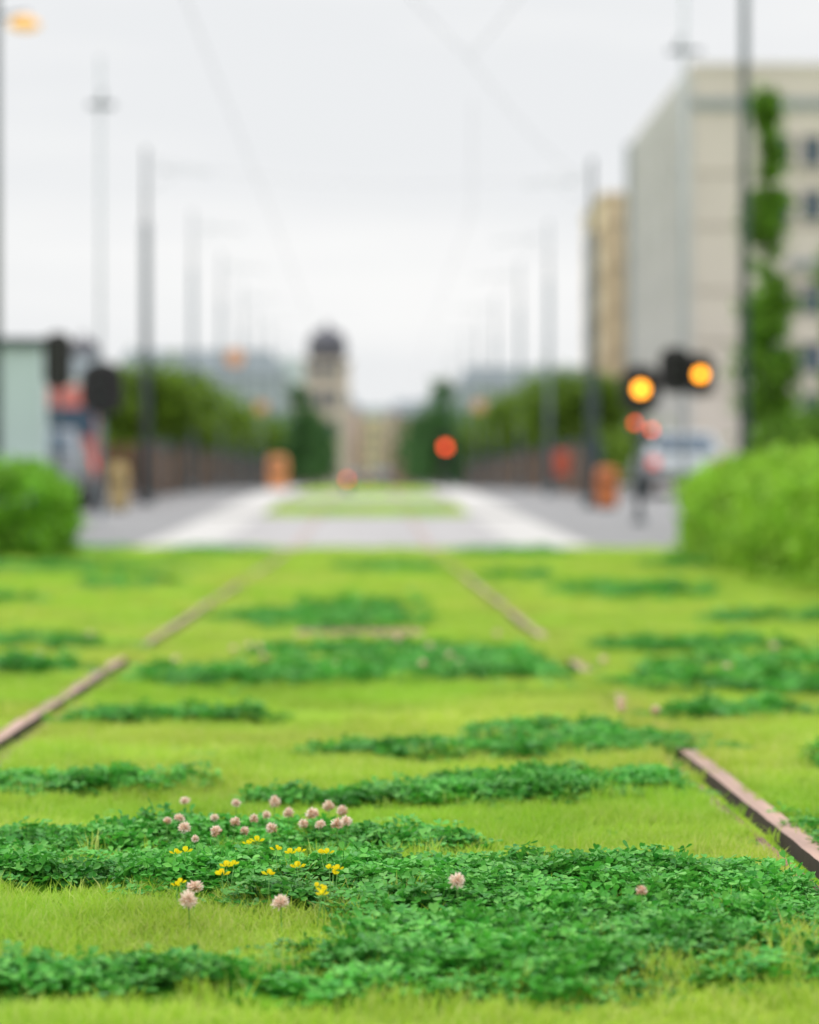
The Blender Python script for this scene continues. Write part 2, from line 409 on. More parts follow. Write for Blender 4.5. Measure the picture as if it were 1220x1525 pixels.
x, y, s = np.concatenate(gx), np.concatenate(gy), np.concatenate(gs)
c = np.where(y < 32, clover(x, y), 0)
keep = (rng.random(len(x)) > c*.92) & ~(on_rail(x, y) & (rng.random(len(x)) > .02)) & ~((y > 11.4) & (y < 12) & (x > -.32) & (x < .24))
x, y, s = x[keep], y[keep], s[keep]
tall = np.exp(-(((x-.29)/.06)**2+((y-3.27)/.05)**2))*1.2+np.exp(-(((x-.20)/.04)**2+((y-3.2)/.04)**2))*1.0+np.exp(-(((x+.30)/.05)**2+((y-3.75)/.05)**2))*.5
hvar = (.50+.85*fbm(x*4+3, y*4+8))*(1+tall)
n = len(x); pts = np.stack([x, y, gh(x, y)], -1)
rot = np.stack([rng.normal(0, .1, n), rng.normal(0, .1, n), rng.uniform(0, 6.28, n)], -1)
scl = np.stack([s, s, s*hvar*.95*(1+.7*(rng.random(n) < .03))], -1)
scatter('grass', pts, rot, scl, rng.integers(0, 6, n), C_GRASS)
print('GRASS', n)

gx, gy, gs = [], [], []
for dens, a, b, h0, h1, s in ((3600, 2.7, 5.7, .75, 1.05, .98), (2400, 5.7, 8, 1.05, 1.5, 1.08), (1000, 8, 14, 1.5, 2.6, 1.4), (260, 14, 31.5, 2.6, 5, 1.9)):
    x, y = zone(dens, a, b, h0, h1); gx.append(x); gy.append(y); gs.append(np.full(len(x), s))
x, y, s = np.concatenate(gx), np.concatenate(gy), np.concatenate(gs)
c = clover(x, y)
sparse = np.clip(fbm(x*1.7+90, y*1.7+33)-.50, 0, 1)*.35
keep = (rng.random(len(x)) < np.maximum(c, sparse+.004)) & ~on_rail(x, y)
x, y, s, c = x[keep], y[keep], s[keep], c[keep]
n = len(x); pts = np.stack([x, y, gh(x, y)-.005], -1)
k = s*(.75+.45*rng.random(n))
hs = k*(.34+.50*c)*(.30+1.4*fbm(x*13, y*13))
scl = np.stack([k, k, np.minimum(hs, k*1.2)], -1)
rot = np.stack([rng.normal(0, .16, n), rng.normal(0, .16, n), rng.uniform(0, 6.28, n)], -1)
scatter('clover', pts, rot, scl, rng.integers(0, 8, n), C_CLOVER)
print('CLOVER', n)

# ------------------------------------------------------------------ flowers
M_PET = leaf_mat('clover_floret', [(.88, .80, .69), (.90, .73, .62), (.88, .66, .56), (.92, .87, .77)], .25, 200, .08)
M_PETLOW = leaf_mat('clover_floret_old', [(.66, .38, .26), (.74, .48, .32), (.50, .26, .15)], .2, 200, .2)
M_STEM = mat('flower_stem', (.12, .32, .05), .6, 40, .2)
M_YEL = leaf_mat('trefoil_petal', [(.92, .76, .01), (.94, .84, .02), (.92, .66, .01)], .3, 200, .08)
def floret_head(seed, R=.0082, n=120, fade=.25):
    r = np.random.default_rng(seed); mb = MB()
    for i in range(n):
        z = 1-1.75*(i+.5)/n; th = i*2.39996; rr = math.sqrt(max(0, 1-z*z)); d = Vector((rr*math.cos(th), rr*math.sin(th), z))
        d = (d+Vector(r.normal(0, .16, 3))).normalized()
        up = Vector((0, 0, 1)); sd = d.cross(up)
        sd = sd.normalized() if sd.length > 1e-3 else Vector((1, 0, 0)); nn = sd.cross(d)
        L = R*(.80+.42*r.random()); w = R*.14
        base = d*R*.35; mid = d*L*.8+nn*w*.2; tip = d*L*1.08+Vector((0, 0, R*.10))
        b = len(mb.v); mi = 1 if (z < -.15 and r.random() < fade*2.6) or r.random() < fade*.4 else 0
        mb.v += [tuple(base), tuple(mid-sd*w), tuple(tip), tuple(mid+sd*w), tuple(mid+nn*w*.9)]
        mb.face([b, b+1, b+4], mi); mb.face([b, b+4, b+3], mi); mb.face([b+1, b+2, b+4], mi); mb.face([b+4, b+2, b+3], mi)
    mb.lathe((0, 0, 0), [(R*.05, -R*.5), (R*.5, -R*.3), (R*.6, 0), (R*.4, R*.4), (R*.02, R*.55)], 10, 1)
    return mb
fl = [
 (-.298, 4.69, .065, 1.0), (-.214, 4.66, .064, .9), (-.151, 4.65, .067, 1.1), (-.125, 4.49, .066, 1.0), (-.088, 4.48, .066, 1.25),
 (-.064, 4.59, .066, 1.1), (-.042, 4.52, .066, 1.05), (-.048, 4.34, .066, 1.1), (-.035, 4.38, .066, 1.1), (-.073, 4.34, .065, 1.0),
 (-.144, 4.29, .066, 1.05), (-.177, 4.45, .062, .8), (-.202, 4.37, .066, 1.0), (-.224, 4.25, .066, 1.0), (-.273, 4.29, .066, 1.1),
 (-.290, 4.43, .065, 1.0), (-.306, 4.40, .065, .8), (-.250, 4.17, .064, .7), (-.184, 4.28, .063, .8), (-.10, 4.40, .06, .9), (-.16, 4.52, .06, .8), (-.24, 4.5, .058, .8),
 (-.225, 3.74, .053, 1.25), (-.228, 3.66, .048, 1.35), (-.111, 3.64, .047, 1.3), (.110, 3.65, .072, 1.2), (.337, 3.58, .070, .85),
 (.60, 6.9, .07, 1.3), (.585, 6.72, .068, 1.2), (.655, 6.62, .07, 1.3), (.72, 8.9, .06, 1.4), (.27, 8.75, .06, 1.4), (.16, 8.7, .06, 1.4), (-.4, 9.6, .07, 1.4), (-.44, 9.4, .07, 1.3), (-.36, 9.5, .07, 1.4), (-.1, 8.6, .06, 1.2), (.2, 9.6, .07, 1.4), (-1.05, 9.2, .06, 1.5), (-1.0, 10.4, .07, 1.4),
 (.25, 9.0, .07, 1.3), (-.6, 9.0, .06, 1.3), (-.33, 9.1, .06, 1.3), (1.05, 8.5, .06, 1.4), (-2.4, 15.2, .08, 2), (.45, 10.2, .08, 1.4), (.1, 9.9, .08, 1.4), (1.3, 9.3, .08, 1.4)]
heads = [floret_head(i, fade=f) for i, f in enumerate((.05, .2, .45, .8))]
hm = []
for h in heads:
    me = bpy.data.meshes.new('floret_head'); me.from_pydata(h.v, [], h.f); me.materials.append(M_PET); me.materials.append(M_PETLOW)
    me.polygons.foreach_set('material_index', h.m); me.update(); hm.append(me)
r = np.random.default_rng(11)
for i, (x, y, h, s) in enumerate(fl):
    g = float(gz(y)); e = empty('clover_flower', (x, y, g))
    k = 3 if .33 < x < .34 else int(r.choice([0, 1, 1, 2]))
    if y in (3.74, 3.66, 3.64, 3.65): k = 0
    o = link(hm[k], 'flower_head', (0, 0, h), r.random()*6, (s*(.9+.2*r.random()), s, s*(.8+.3*r.random())), e)
    o.rotation_euler = (r.normal(0, .3), r.normal(0, .3), r.random()*6)
    mb = MB(); bx, by = r.normal(0, .006, 2)
    mb.tube((bx, by, -.01), (bx*.3, by*.3, h*.5), .0008, .0008, 6); mb.tube((bx*.3, by*.3, h*.5), (0, 0, h-.004*s), .0008, .0007, 6)
    mb.obj('stem', [M_STEM], e)
def trefoil_mesh(seed):
    r = np.random.default_rng(seed); mb = MB()
    for k in range(int(r.integers(2, 4))):
        a = k*2.1+r.random(); d = Vector((math.cos(a), math.sin(a), .25)); u = Vector((-math.sin(a), math.cos(a), 0)); n = Vector((0, 0, 1))
        s = .0066
        o = d*.002
        b = len(mb.v)
        mb.v += [tuple(o), tuple(o+u*s*.5+n*s*.5), tuple(o+u*s*.42+n*s*1.0-d*s*.1), tuple(o+n*s*1.12-d*s*.15), tuple(o-u*s*.42+n*s*1.0-d*s*.1), tuple(o-u*s*.5+n*s*.5)]
        mb.face([b, b+1, b+2, b+3, b+4, b+5])
        for sg in (-1, 1):
            b = len(mb.v)
            mb.v += [tuple(o), tuple(o+d*s*.6+n*s*.45+u*sg*s*.22), tuple(o+d*s*1.15+n*s*.3+u*sg*s*.05), tuple(o+d*s*.8-n*s*.05+u*sg*s*.12)]
            mb.face([b, b+1, b+2, b+3])
    me = bpy.data.meshes.new('trefoil_petals'); me.from_pydata(mb.v, [], mb.f); me.materials.append(M_YEL); me.update(); return me
tm = [trefoil_mesh(i) for i in range(4)]
yl = [(-.268, 4.02, .055), (-.256, 4.04, .055), (-.173, 4.13, .055), (-.161, 4.16, .055), (-.110, 4.02, .055), (-.097, 4.04, .055), (-.130, 4.06, .055),
      (-.067, 4.02, .055), (-.058, 4.02, .055), (-.096, 3.87, .055), (-.132, 3.82, .052), (-.182, 3.90, .055), (-.191, 3.88, .055), (-.194, 3.82, .052),
      (-.245, 3.76, .05), (-.053, 3.86, .055), (-.042, 3.85, .055), (-.057, 3.68, .05), (-.067, 3.72, .05), (-.060, 3.66, .048), (-.048, 3.84, .05), (-.25, 3.77, .045)]
for x, y, h in yl:
    e = empty('trefoil_flower', (x, y, float(gz(y))))
    s = .85+.4*r.random(); link(tm[int(r.integers(0, 4))], 'petals', (0, 0, h+.006), r.random()*6, (s, s, s), e)
    mb = MB(); mb.tube((r.normal(0, .006), .004, -.01), (0, 0, h+.006), .0006, .0005, 5); mb.obj('stem', [M_STEM], e)

# ------------------------------------------------------------------ foliage helpers
def leaf_quads(C, size, r, flat=0.0):
    n = len(C); nr = r.normal(size=(n, 3)); nr[:, 2] += flat; nr /= np.linalg.norm(nr, axis=1)[:, None]
    t = np.cross(nr, r.normal(size=(n, 3))); t /= np.linalg.norm(t, axis=1)[:, None]; b = np.cross(nr, t)
    s = (size*(.6+.8*r.random(n)))[:, None]
    V = np.stack([C-t*s, C+b*s*.55, C+t*s, C-b*s*.55], 1).reshape(-1, 3)
    return V, np.arange(4*n).reshape(-1, 4)
def tree_mesh(name, h, trunk_top, crown, ncl, nleaf, lsize, seed, mleaf, clr=.3, tr=.08):
    r = np.random.default_rng(seed); mb = MB()
    mb.tube((0, 0, -.1), (0, 0, trunk_top*.5), tr, tr*.8, 10); mb.tube((0, 0, trunk_top*.5), (.02, .02, trunk_top), tr*.8, tr*.6, 10)
    mb.tube((.02, .02, trunk_top), (0, 0, h*.85), tr*.6, tr*.12, 8)
    cc = np.array([crown(r) for _ in range(ncl)])
    for c in cc[::2]:
        z0 = max(trunk_top*.85, c[2]-.5*math.hypot(c[0], c[1])-.15); mb.tube((0, 0, min(z0, h*.8)), tuple(c), tr*.28, tr*.06, 5)
    w = r.random(ncl)+.4; w /= w.sum(); ci = r.choice(ncl, nleaf, p=w)
    P = cc[ci]+r.normal(size=(nleaf, 3))*clr*np.array([1, 1, .8])*(.5+.8*r.random(ncl))[ci][:, None]*.6
    V, F = leaf_quads(P, lsize, r, .5)
    nb = len(mb.v); tv = np.array(mb.v)
    V = np.concatenate([tv, V]); faces = mb.f+(F+nb).tolist()
    me = bpy.data.meshes.new(name); me.from_pydata(V.tolist(), [], faces); me.materials.append(M_BARK); me.materials.append(mleaf)
    me.polygons.foreach_set('material_index', [0]*len(mb.f)+[1]*len(F)); me.update(); return me
def ell(cz, rx, rz):
    def f(r):
        while True:
            p = r.uniform(-1, 1, 3)
            d = np.linalg.norm(p)
            if d < 1 and d > .35: return np.array([p[0]*rx, p[1]*rx, cz+p[2]*rz])
    return f
def cone(z0, z1, R):
    def f(r):
        t = r.random()**1.4; z = z0+(z1-z0)*t; rr = R*(1-t)*(.5+.5*r.random()); a = r.random()*6.283
        return np.array([rr*math.cos(a), rr*math.sin(a), z])
    return f
def column(z0, z1, R):
    def f(r):
        t = r.random()**1.35; z = z0+(z1-z0)*t; prof = min(1, (1-t)*2.9)*(.82+.18*math.sin(t*23+1)); rr = R*prof*r.random()**.5; a = r.random()*6.283
        return np.array([rr*math.cos(a), rr*math.sin(a), z])
    return f
LT = [tree_mesh('linden', 2.9, 1.25, ell(2.05, .80, .62), 40, 6000, .08, 20+i, M_LINDEN, .36, .07) for i in range(3)]
for i, yy in enumerate((70, 75, 81, 88, 96, 105, 115, 127, 140)):
    link(LT[i % 3], 'linden_tree', (-5.3, yy, float(gz(yy))), i*1.3, (1.4, 1.4, 1.08+.07*math.sin(i*2)))
for i, yy in enumerate((75, 80, 86, 93, 101, 110, 121, 134, 148)):
    link(LT[(i+1) % 3], 'linden_tree', (5.3, yy, float(gz(yy))), i*1.7+.5, (1.4, 1.4, 1.10+.07*math.sin(i*3)))
CT = [tree_mesh('cone', 4.4, .5, cone(.6, 4.3, .9), 60, 4500, .09, 40+i, M_CONE, .3, .09) for i in range(2)]
for i, (xx, yy, s) in enumerate(((-2.95, 120, .95), (-2.95, 140, .9), (-3.0, 165, .95), (-3.0, 195, 1), (3.0, 120, 1.0), (3.0, 140, .9), (3.0, 165, .9), (3.1, 195, 1))):
    link(CT[i % 2], 'cypress_tree', (xx, yy, .5), i*1.1, (s, s, s))
KT = [tree_mesh('column', 5.75, .3, column(.5, 5.7, .40), 150, 19000, .045, 60+i, M_COLUMN, .15, .06) for i in range(2)]
link(KT[0], 'columnar_tree', (5.20, 38, float(gz(38))), 0)
link(KT[1], 'columnar_tree', (6.40, 38.5, float(gz(38))), 2, (1.0, 1.0, .92))
SH = tree_mesh('shrub', 1.9, .3, ell(1.0, .8, .75), 40, 6500, .05, 77, M_COLUMN, .32, .03)
for i, (xx, yy, s) in enumerate(((5.35, 37.2, .80), (6.2, 37.6, 1.0), (7.3, 38, 1.1), (8.4, 38.4, 1.1))):
    link(SH, 'shrub', (xx, yy, float(gz(yy))), i*1.9, (s, s, s))

def hedge(name, x0, x1, y0, y1, h, n, seed, tint):
    r = np.random.default_rng(seed); e = empty(name, ((x0+x1)/2, (y0+y1)/2, float(gz((y0+y1)/2))))
    w, l = (x1-x0)/2, (y1-y0)/2
    u = r.uniform(-1, 1, (n, 3)); f = r.choice(6, n, p=np.array([l*h, l*h, w*h, w*h, w*l*2, 0])/(2*l*h+2*w*h+2*w*l))
    P = np.stack([u[:, 0]*w, u[:, 1]*l, (u[:, 2]+1)/2*h], -1)
    P[f == 0, 0] = -w; P[f == 1, 0] = w; P[f == 2, 1] = -l; P[f == 3, 1] = l; P[f == 4, 2] = h
    lump = (fbm(P[:, 1]*1.3+50+P[:, 0]*1.5, P[:, 2]*2.0+P[:, 0]*1.7+30)-.5)*.28+(fbm(P[:, 1]*5+50+P[:, 0]*4, P[:, 2]*6+30)-.5)*.24
    ez = np.clip((P[:, 2]-h+.20)/.20, 0, 1)**2*.10
    P[:, 0] -= np.sign(P[:, 0])*np.where(np.abs(P[:, 0]) > w-.25, ez, 0); P[:, 1] -= np.sign(P[:, 1])*np.where(np.abs(P[:, 1]) > l-.25, ez, 0)
    nrm = np.zeros_like(P); nrm[f == 0, 0] = -1; nrm[f == 1, 0] = 1; nrm[f == 2, 1] = -1; nrm[f == 3, 1] = 1; nrm[f == 4, 2] = 1
    P += nrm*(lump-.05+r.normal(0, .045, n))[:, None]
    sh = (r.random(n) < .07) & (P[:, 2] > h*.75); P[sh, 2] += r.random(sh.sum())*.10
    P[:, 2] = np.maximum(P[:, 2], .02)
    V, F = leaf_quads(P, .032, r, .4)
    link(np_mesh('foliage', V, F, [tint]), 'foliage', parent=e)
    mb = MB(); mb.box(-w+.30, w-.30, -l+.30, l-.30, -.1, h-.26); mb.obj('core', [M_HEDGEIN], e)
    return e
hedge('hedge', 2.70, 4.2, 11, 25.0, .76, 110000, 1, M_HEDGE)
hedge('hedge', -4.6, -2.82, 25.2, 27.4, .76, 26000, 2, leaf_mat('hedge_leaf_b', [(.16, .40, .03), (.26, .52, .05), (.09, .27, .02), (.32, .58, .07)], .35, 3.5, .4))
hedge('hedge', 4.6, 9, 20, 25.0, .85, 50000, 3, M_HEDGE)

# ------------------------------------------------------------------ poles
def catenary_pole(x, y, h, side, r=.085, m=M_POLE):
    g = float(gz(y)); e = empty('catenary_pole', (x, y, g)); mb = MB()
    mb.tube((0, 0, 0), (0, 0, .25), r*1.6, r*1.4, 14); mb.tube((0, 0, .25), (0, 0, h*.8), r, r*.9, 14); mb.tube((0, 0, h*.8), (0, 0, h), r*.45, r*.35, 12)
    mb.lathe((0, 0, h), [(r*.35, 0), (r*.5, .04), (r*.2, .1), (.001, .12)], 12)
    mb.obj('mast', [m], e)
    a = MB(); a.tube((0, 0, h-.3), (side*1.3, 0, h-.40), .010, .008, 8); a.tube((0, 0, h-.1), (side*1.3, 0, h-.40), .004, .004, 6)
    a.tube((0, 0, h-.8), (side*.7, 0, h-.36), .006, .006, 6); a.tube((side*.35, 0, h-.34), (side*.45, 0, h-.30), .03, .03, 8)
    a.obj('bracket_arm', [M_POLEG], e); return e
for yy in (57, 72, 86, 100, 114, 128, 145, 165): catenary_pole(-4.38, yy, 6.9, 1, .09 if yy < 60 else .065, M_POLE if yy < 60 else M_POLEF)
catenary_pole(4.15, 54, 6.4, -1, .11)
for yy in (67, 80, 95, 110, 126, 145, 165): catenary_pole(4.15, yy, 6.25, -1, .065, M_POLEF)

def lamp_post(name, x, y, h, r, m, lampz, dirx, orange=False):
    g = float(gz(y)); e = empty(name, (x, y, g)); mb = MB()
    mb.tube((0, 0, 0), (0, 0, .6), r*1.5, r*1.4, 12); mb.tube((0, 0, .6), (0, 0, h), r, r*.75, 12); mb.obj('post', [m], e)
    a = MB(); a.tube((0, 0, lampz), (dirx*.38, 0, lampz+.06), .02, .016, 8)
    a.obj('arm', [m], e)
    l = MB()
    if orange:
        l.lathe((dirx*.33, 0, lampz-.16), [(.02, 0), (.16, .03), (.2, .08), (.12, .15), (.03, .18)], 16)
        l.obj('shade', [mat('orange_shade', (.85, .45, .12), .4, 4, .1, emit=(1, .5, .10), es=.35)], e)
    else:
        l.box(-.32, .32, -.09, .09, lampz-.02, lampz+.06, 0, .02); l.obj('luminaire', [M_POLE], e, bevel=.02)
        l2 = MB(); l2.tube((-.12, 0, lampz+.05), (.02, 0, lampz+.28), .03, .02, 8); l2.obj('finial', [m], e)
    return e
lamp_post('street_lamp', -4.36, 34, 8.5, .055, M_POLE, 6.15, 1, True)
lamp_post('street_lamp', 4.53, 35, 9.0, .062, M_POLE, 7.6, 1)

def signal_head(e, x, y, z, lit, s=1.0, faces=-1, board=True, colour='amber', hk=.27, bw=.10):
    """three-aspect signal head facing -y ; lit = index or None"""
    w, h, d = .17*s, hk*s, .10
    p = empty('signal_head', (x, y, z)); p.parent = e
    if faces > 0: p.rotation_euler = (0, 0, math.pi)
    if board:
        b = MB(); pts = []
        W, H = w+bw, h+.05; rc = W*.85
        for cx, cz, a0 in ((W-rc, H-rc, 0), (-W+rc, H-rc, 90), (-W+rc, -H+rc, 180), (W-rc, -H+rc, 270)):
            for k in range(7):
                a = math.radians(a0+k*15); pts.append((cx+rc*math.cos(a), cz+rc*math.sin(a)))
        m = len(pts)
        for yy in (-.012, .012): b.v += [(q[0], yy, q[1]) for q in pts]
        b.face(list(range(m))); b.face(list(range(m, 2*m))[::-1])
        for i in range(m): b.face([i, i+m, (i+1) % m+m, (i+1) % m])
        b.obj('backboard', [M_BLACK], p)
    b = MB(); b.box(-w*.72, w*.72, -.16, -.02, -h, h); b.box(-w*.6, w*.6, .02, .12, -h*.9, h*.9); b.obj('housing', [M_BLACK], p, bevel=.02)
    for i in range(3):
        zc = (1-i)*h*.64; rr = h*.30
        b = MB(); b.tube((0, -.165, zc), (0, -.18, zc), rr, rr, 20)
        lm = (M_AMBER if colour == 'amber' else M_RED) if lit == i else M_UNLIT
        b.obj('lens', [lm], p)
        v = MB(); n = 14
        for k in range(n+1):
            a = math.radians(-30+240*k/n); cx, cz = math.cos(a)*rr*1.12, zc+math.sin(a)*rr*1.12
            v.v += [(cx, -.16, cz), (cx*1.0, -.16-.14*(.35+.65*max(0, math.sin(a))), cz)]
        for k in range(n): v.face([2*k, 2*k+1, 2*k+3, 2*k+2], 0, True)
        v.obj('visor', [M_BLACK], p)
    return p
def signal_post(x, y, h, r, m):
    e = empty('traffic_signal', (x, y, float(gz(y)))); mb = MB()
    mb.tube((0, 0, 0), (0, 0, .1), r*2.4, r*2.2, 14); mb.tube((0, 0, .1), (0, 0, h), r, r, 12); mb.lathe((0, 0, h), [(r, 0), (r*1.1, .02), (.001, .05)], 12)
    mb.obj('post', [m], e); return e
e = signal_post(3.97, 42.6, 2.3, .045, M_POLE)
signal_head(e, .0, -.09, 1.98, 1, 1.15)
signal_head(e, -.09, -.09, 1.40, 0, .5, board=False, colour='red'); signal_head(e, .16, -.09, 1.30, 0, .5, board=False, colour='red')
e = signal_post(4.60, 42.4, 7.9, .030, M_POLEG)
signal_head(e, .22, -.09, 2.19, 1, .98, bw=.06); signal_head(e, -.12, -.02, 2.26, None, 1.08, bw=.06)
b = MB(); b.box(-.24, .26, -.05, .05, 6.9, 6.95); b.tube((-.1, 0, 6.95), (-.05, 0, 7.15), .025, .015, 8); b.obj('luminaire', [M_POLE], e, bevel=.02)
e = signal_post(-4.07, 44, 7.0, .026, M_POLEG)
signal_head(e, .03, -.08, 2.02, None, 1.3)
b = MB(); b.box(-.18, .22, -.05, .05, 6.28, 6.34); b.tube((.0, 0, 6.34), (.05, 0, 6.55), .03, .015, 8); b.obj('luminaire', [M_POLE], e, bevel=.02)
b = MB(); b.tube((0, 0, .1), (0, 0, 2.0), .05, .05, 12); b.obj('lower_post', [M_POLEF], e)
e = signal_post(-3.93, 36.6, 2.5, .03, M_POLE); signal_head(e, .02, -.08, 2.22, None, .85, hk=.36, bw=.03)
e = signal_post(2.1, 80, 1.35, .04, M_POLE); signal_head(e, 0, -.08, 1.20, 1, 1.25, board=False, colour='red')
e = signal_post(-.56, 74, .36, .04, M_POLE); signal_head(e, 0, -.08, .22, 0, .7, board=False, colour='red')

M_ORANGE = mat('orange_sign', (.72, .36, .20), .6, 5, .1)
for xx, yy, zz, rr in ((-4.6, 99.5, 4.5, .32), (-4.2, 113.5, 3.2, .26), (4.15, 109.5, 3.1, .26)):
    e = empty('round_sign', (xx, yy, float(gz(yy)))); b = MB(); b.tube((0, -.12, zz), (0, -.15, zz), rr, rr, 24); b.obj('disc', [M_ORANGE], e)
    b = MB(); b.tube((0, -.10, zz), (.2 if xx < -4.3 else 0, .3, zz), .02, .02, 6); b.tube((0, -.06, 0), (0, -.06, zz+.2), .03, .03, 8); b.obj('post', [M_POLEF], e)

def bin_(name, x, y, w, h, m):
    e = empty(name, (x, y, float(gz(y)))); b = MB(); b.box(-w/2, w/2, -w/2, w/2, .06, h*.82, 0, -.015); b.obj('body', [m], e, bevel=.02)
    b = MB(); b.box(-w/2-.02, w/2+.02, -w/2-.02, w/2+.02, h*.83, h, 0, .06); b.obj('lid', [m], e, bevel=.02)
    b = MB(); b.box(-w*.3, w*.3, -w/2-.03, -w/2-.02, h*.62, h*.72); b.obj('opening', [M_BLACK], e)
    b = MB(); b.box(-w*.4, w*.4, -w*.4, w*.4, 0, .06); b.obj('foot', [M_POLE], e)
M_OR2 = mat('orange_paint', (.50, .15, .04), .5, 5, .15); M_OR3 = mat('bright_orange_paint', (.75, .30, .12), .5, 5, .1)
bin_('litter_bin', 4.30, 52.5, .36, .78, M_OR2); bin_('litter_bin', -2.45, 78, .5, .95, M_OR3)
bin_('litter_bin', -4.35, 50.5, .28, .85, mat('ochre_paint', (.45, .33, .14), .6, 5, .1))

M_WOOD = mat('brown_slats', (.17, .095, .055), .8, 7, .5, .3); M_REDW = mat('red_panel', (.60, .12, .06), .6, 4, .15)
def fence(x, y0, y1, h, sg):
    e = empty('slat_fence', (x, 0, 0)); b = MB(); b2 = MB()
    for y in np.arange(y0, y1, 1.15):
        z = float(gz(y)); b.box(-.04, .04, y, y+.55, z+.05, z+h*(.90+.10*math.sin(y*3)))
    for y in np.arange(y0, y1, 3.45):
        z = float(gz(y)); z2 = float(gz(y+3.45)); b2.box(-.08, .1, y-.25, y-.10, z, z+h+.08)
        for q in (.3, .85): b2.tube((-.05*sg, y, z+h*q), (-.05*sg, y+3.45, z2+h*q), .02, .02, 6)
    b.obj('slats', [M_WOOD], e); b2.obj('frame', [M_POLE], e)
fence(-4.75, 61, 150, 1.2, 1); fence(4.85, 62, 150, 1.2, -1)
def panel_row(x0, x1, y, h):
    e = empty('slat_fence', (0, y, float(gz(y)))); b = MB()
    for x in np.arange(x0, x1, .16): b.box(x, x+.11, -.02, .02, .05, h)
    b.obj('slats', [M_WOOD], e); b = MB(); b.box(x0, x1, .025, .06, h*.3, h*.3+.06); b.box(x0, x1, .025, .06, h*.8, h*.8+.06); b.obj('rails', [M_POLE], e)
panel_row(-7.6, -4.9, 62, 1.2)
e = empty('red_sign_board', (4.7, 69, float(gz(69)))); b = MB(); b.box(-.3, .3, -.03, .03, .45, 1.05); b.obj('board', [M_REDW], e, bevel=.01)
b = MB(); b.box(-.28, -.24, .035, .07, 0, 1.05); b.box(.24, .28, .035, .07, 0, 1.05); b.obj('legs', [M_POLE], e)

# ------------------------------------------------------------------ vehicles
def vehicle(name, x, y, rot, paint, van=False, z=None, tail=True):
    e = empty(name, (x, y, float(gz(y)) if z is None else z), rot)
    if van:
        low = [(-2.6, .35), (-2.6, 1.15), (2.3, 1.15), (2.55, .85), (2.6, .35)]
        up = [(-2.6, 1.16), (-2.5, 2.25), (1.2, 2.25), (1.75, 1.9), (2.3, 1.16)]; W = .98; glass = [(.7, 1.3), (.7, 1.95), (1.45, 1.95), (1.95, 1.3)]
        wy = (-1.7, 1.7)
    else:
        low = [(-2.1, .3), (-2.18, .55), (-2.1, .92), (-1.9, .95), (1.0, .93), (1.9, .78), (2.12, .62), (2.15, .3)]
        up = [(-1.95, .955), (-1.35, 1.42), (-.1, 1.46), (.35, 1.38), (1.1, .935)]; W = .88; glass = [(-1.6, 1.0), (-1.2, 1.34), (-.1, 1.38), (.3, 1.32), (.85, 1.0)]
        wy = (-1.3, 1.3)
    b = MB(); b.prism(low, -W, W, 0, (lambda q: .05 if q < .4 else 0)); b.obj('body', [paint], e, bevel=.05)
    zz = [q[1] for q in up]; z0, z1 = min(zz), max(zz)
    ins = lambda q: .03+(.20 if not van else .08)*(q-z0)/(z1-z0)
    b = MB(); b.prism(up, -W, W, 0, ins); b.obj('cabin', [paint], e, bevel=.04)
    b = MB(); b.prism(glass, -W-.012, W+.012, 0, ins); b.obj('side_windows', [M_GLASS], e)
    b = MB()
    if van: b.box(-.8, .8, -2.625, -2.57, 1.3, 1.85)
    else:
        b.v += [(-.68, -1.90, 1.02), (.68, -1.90, 1.02), (.58, -1.44, 1.375), (-.58, -1.44, 1.375)]; b.v = [(p[0], p[1]-.02, p[2]+.015) for p in b.v]; b.face([0, 1, 2, 3])
        k = len(b.v); b.v += [(-.68, 1.03, 1.0), (.68, 1.03, 1.0), (.58, .42, 1.37), (-.58, .42, 1.37)]; b.face([k+1, k, k+3, k+2])
    b.obj('rear_window', [M_GLASS], e)
    for sx in (-1, 1):
        for yy in wy:
            b = MB(); b.tube((sx*(W-.2), yy, .32), (sx*(W+.01), yy, .32), .32, .32, 20); b.tube((sx*(W+.01), yy, .32), (sx*(W+.025), yy, .32), .19, .17, 14, 1); b.obj('wheel', [M_TYRE, M_POLEG], e)
    if tail:
        for sx in (-1, 1):
            b = MB(); yr = -2.62 if van else -2.2; b.box(sx*W*.83-.1, sx*W*.83+.1, yr-.02, yr+.04, .66, .86); b.obj('tail_light', [M_TAIL], e, bevel=.01)
    b = MB(); yr = -2.64 if van else -2.22; b.box(-W*.98, W*.98, yr, yr+.2, .32, .5); b.obj('bumper', [M_BLACK], e, bevel=.02)
    return e
M_TAIL = mat('tail_light_red', (.6, .05, .03), .3, 3, .05, emit=(1, .08, .04), es=.5)
P_WHITE = mat('white_car_paint', (.46, .50, .52), .25, 2, .03); P_RED = mat('red_car_paint', (.55, .16, .13), .3, 2, .05); P_GREY = mat('grey_car_paint', (.2, .22, .24), .3, 2, .05)
vehicle('parked_car', 7.0, 66, 0, P_WHITE)
vehicle('delivery_van', -6.3, 58, .1, P_RED, True)
vehicle('parked_car', -5.9, 52, .05, P_GREY, tail=False)
vehicle('car', 1.0, 230, 0, P_GREY); vehicle('car', -1.2, 260, 0, P_GREY)

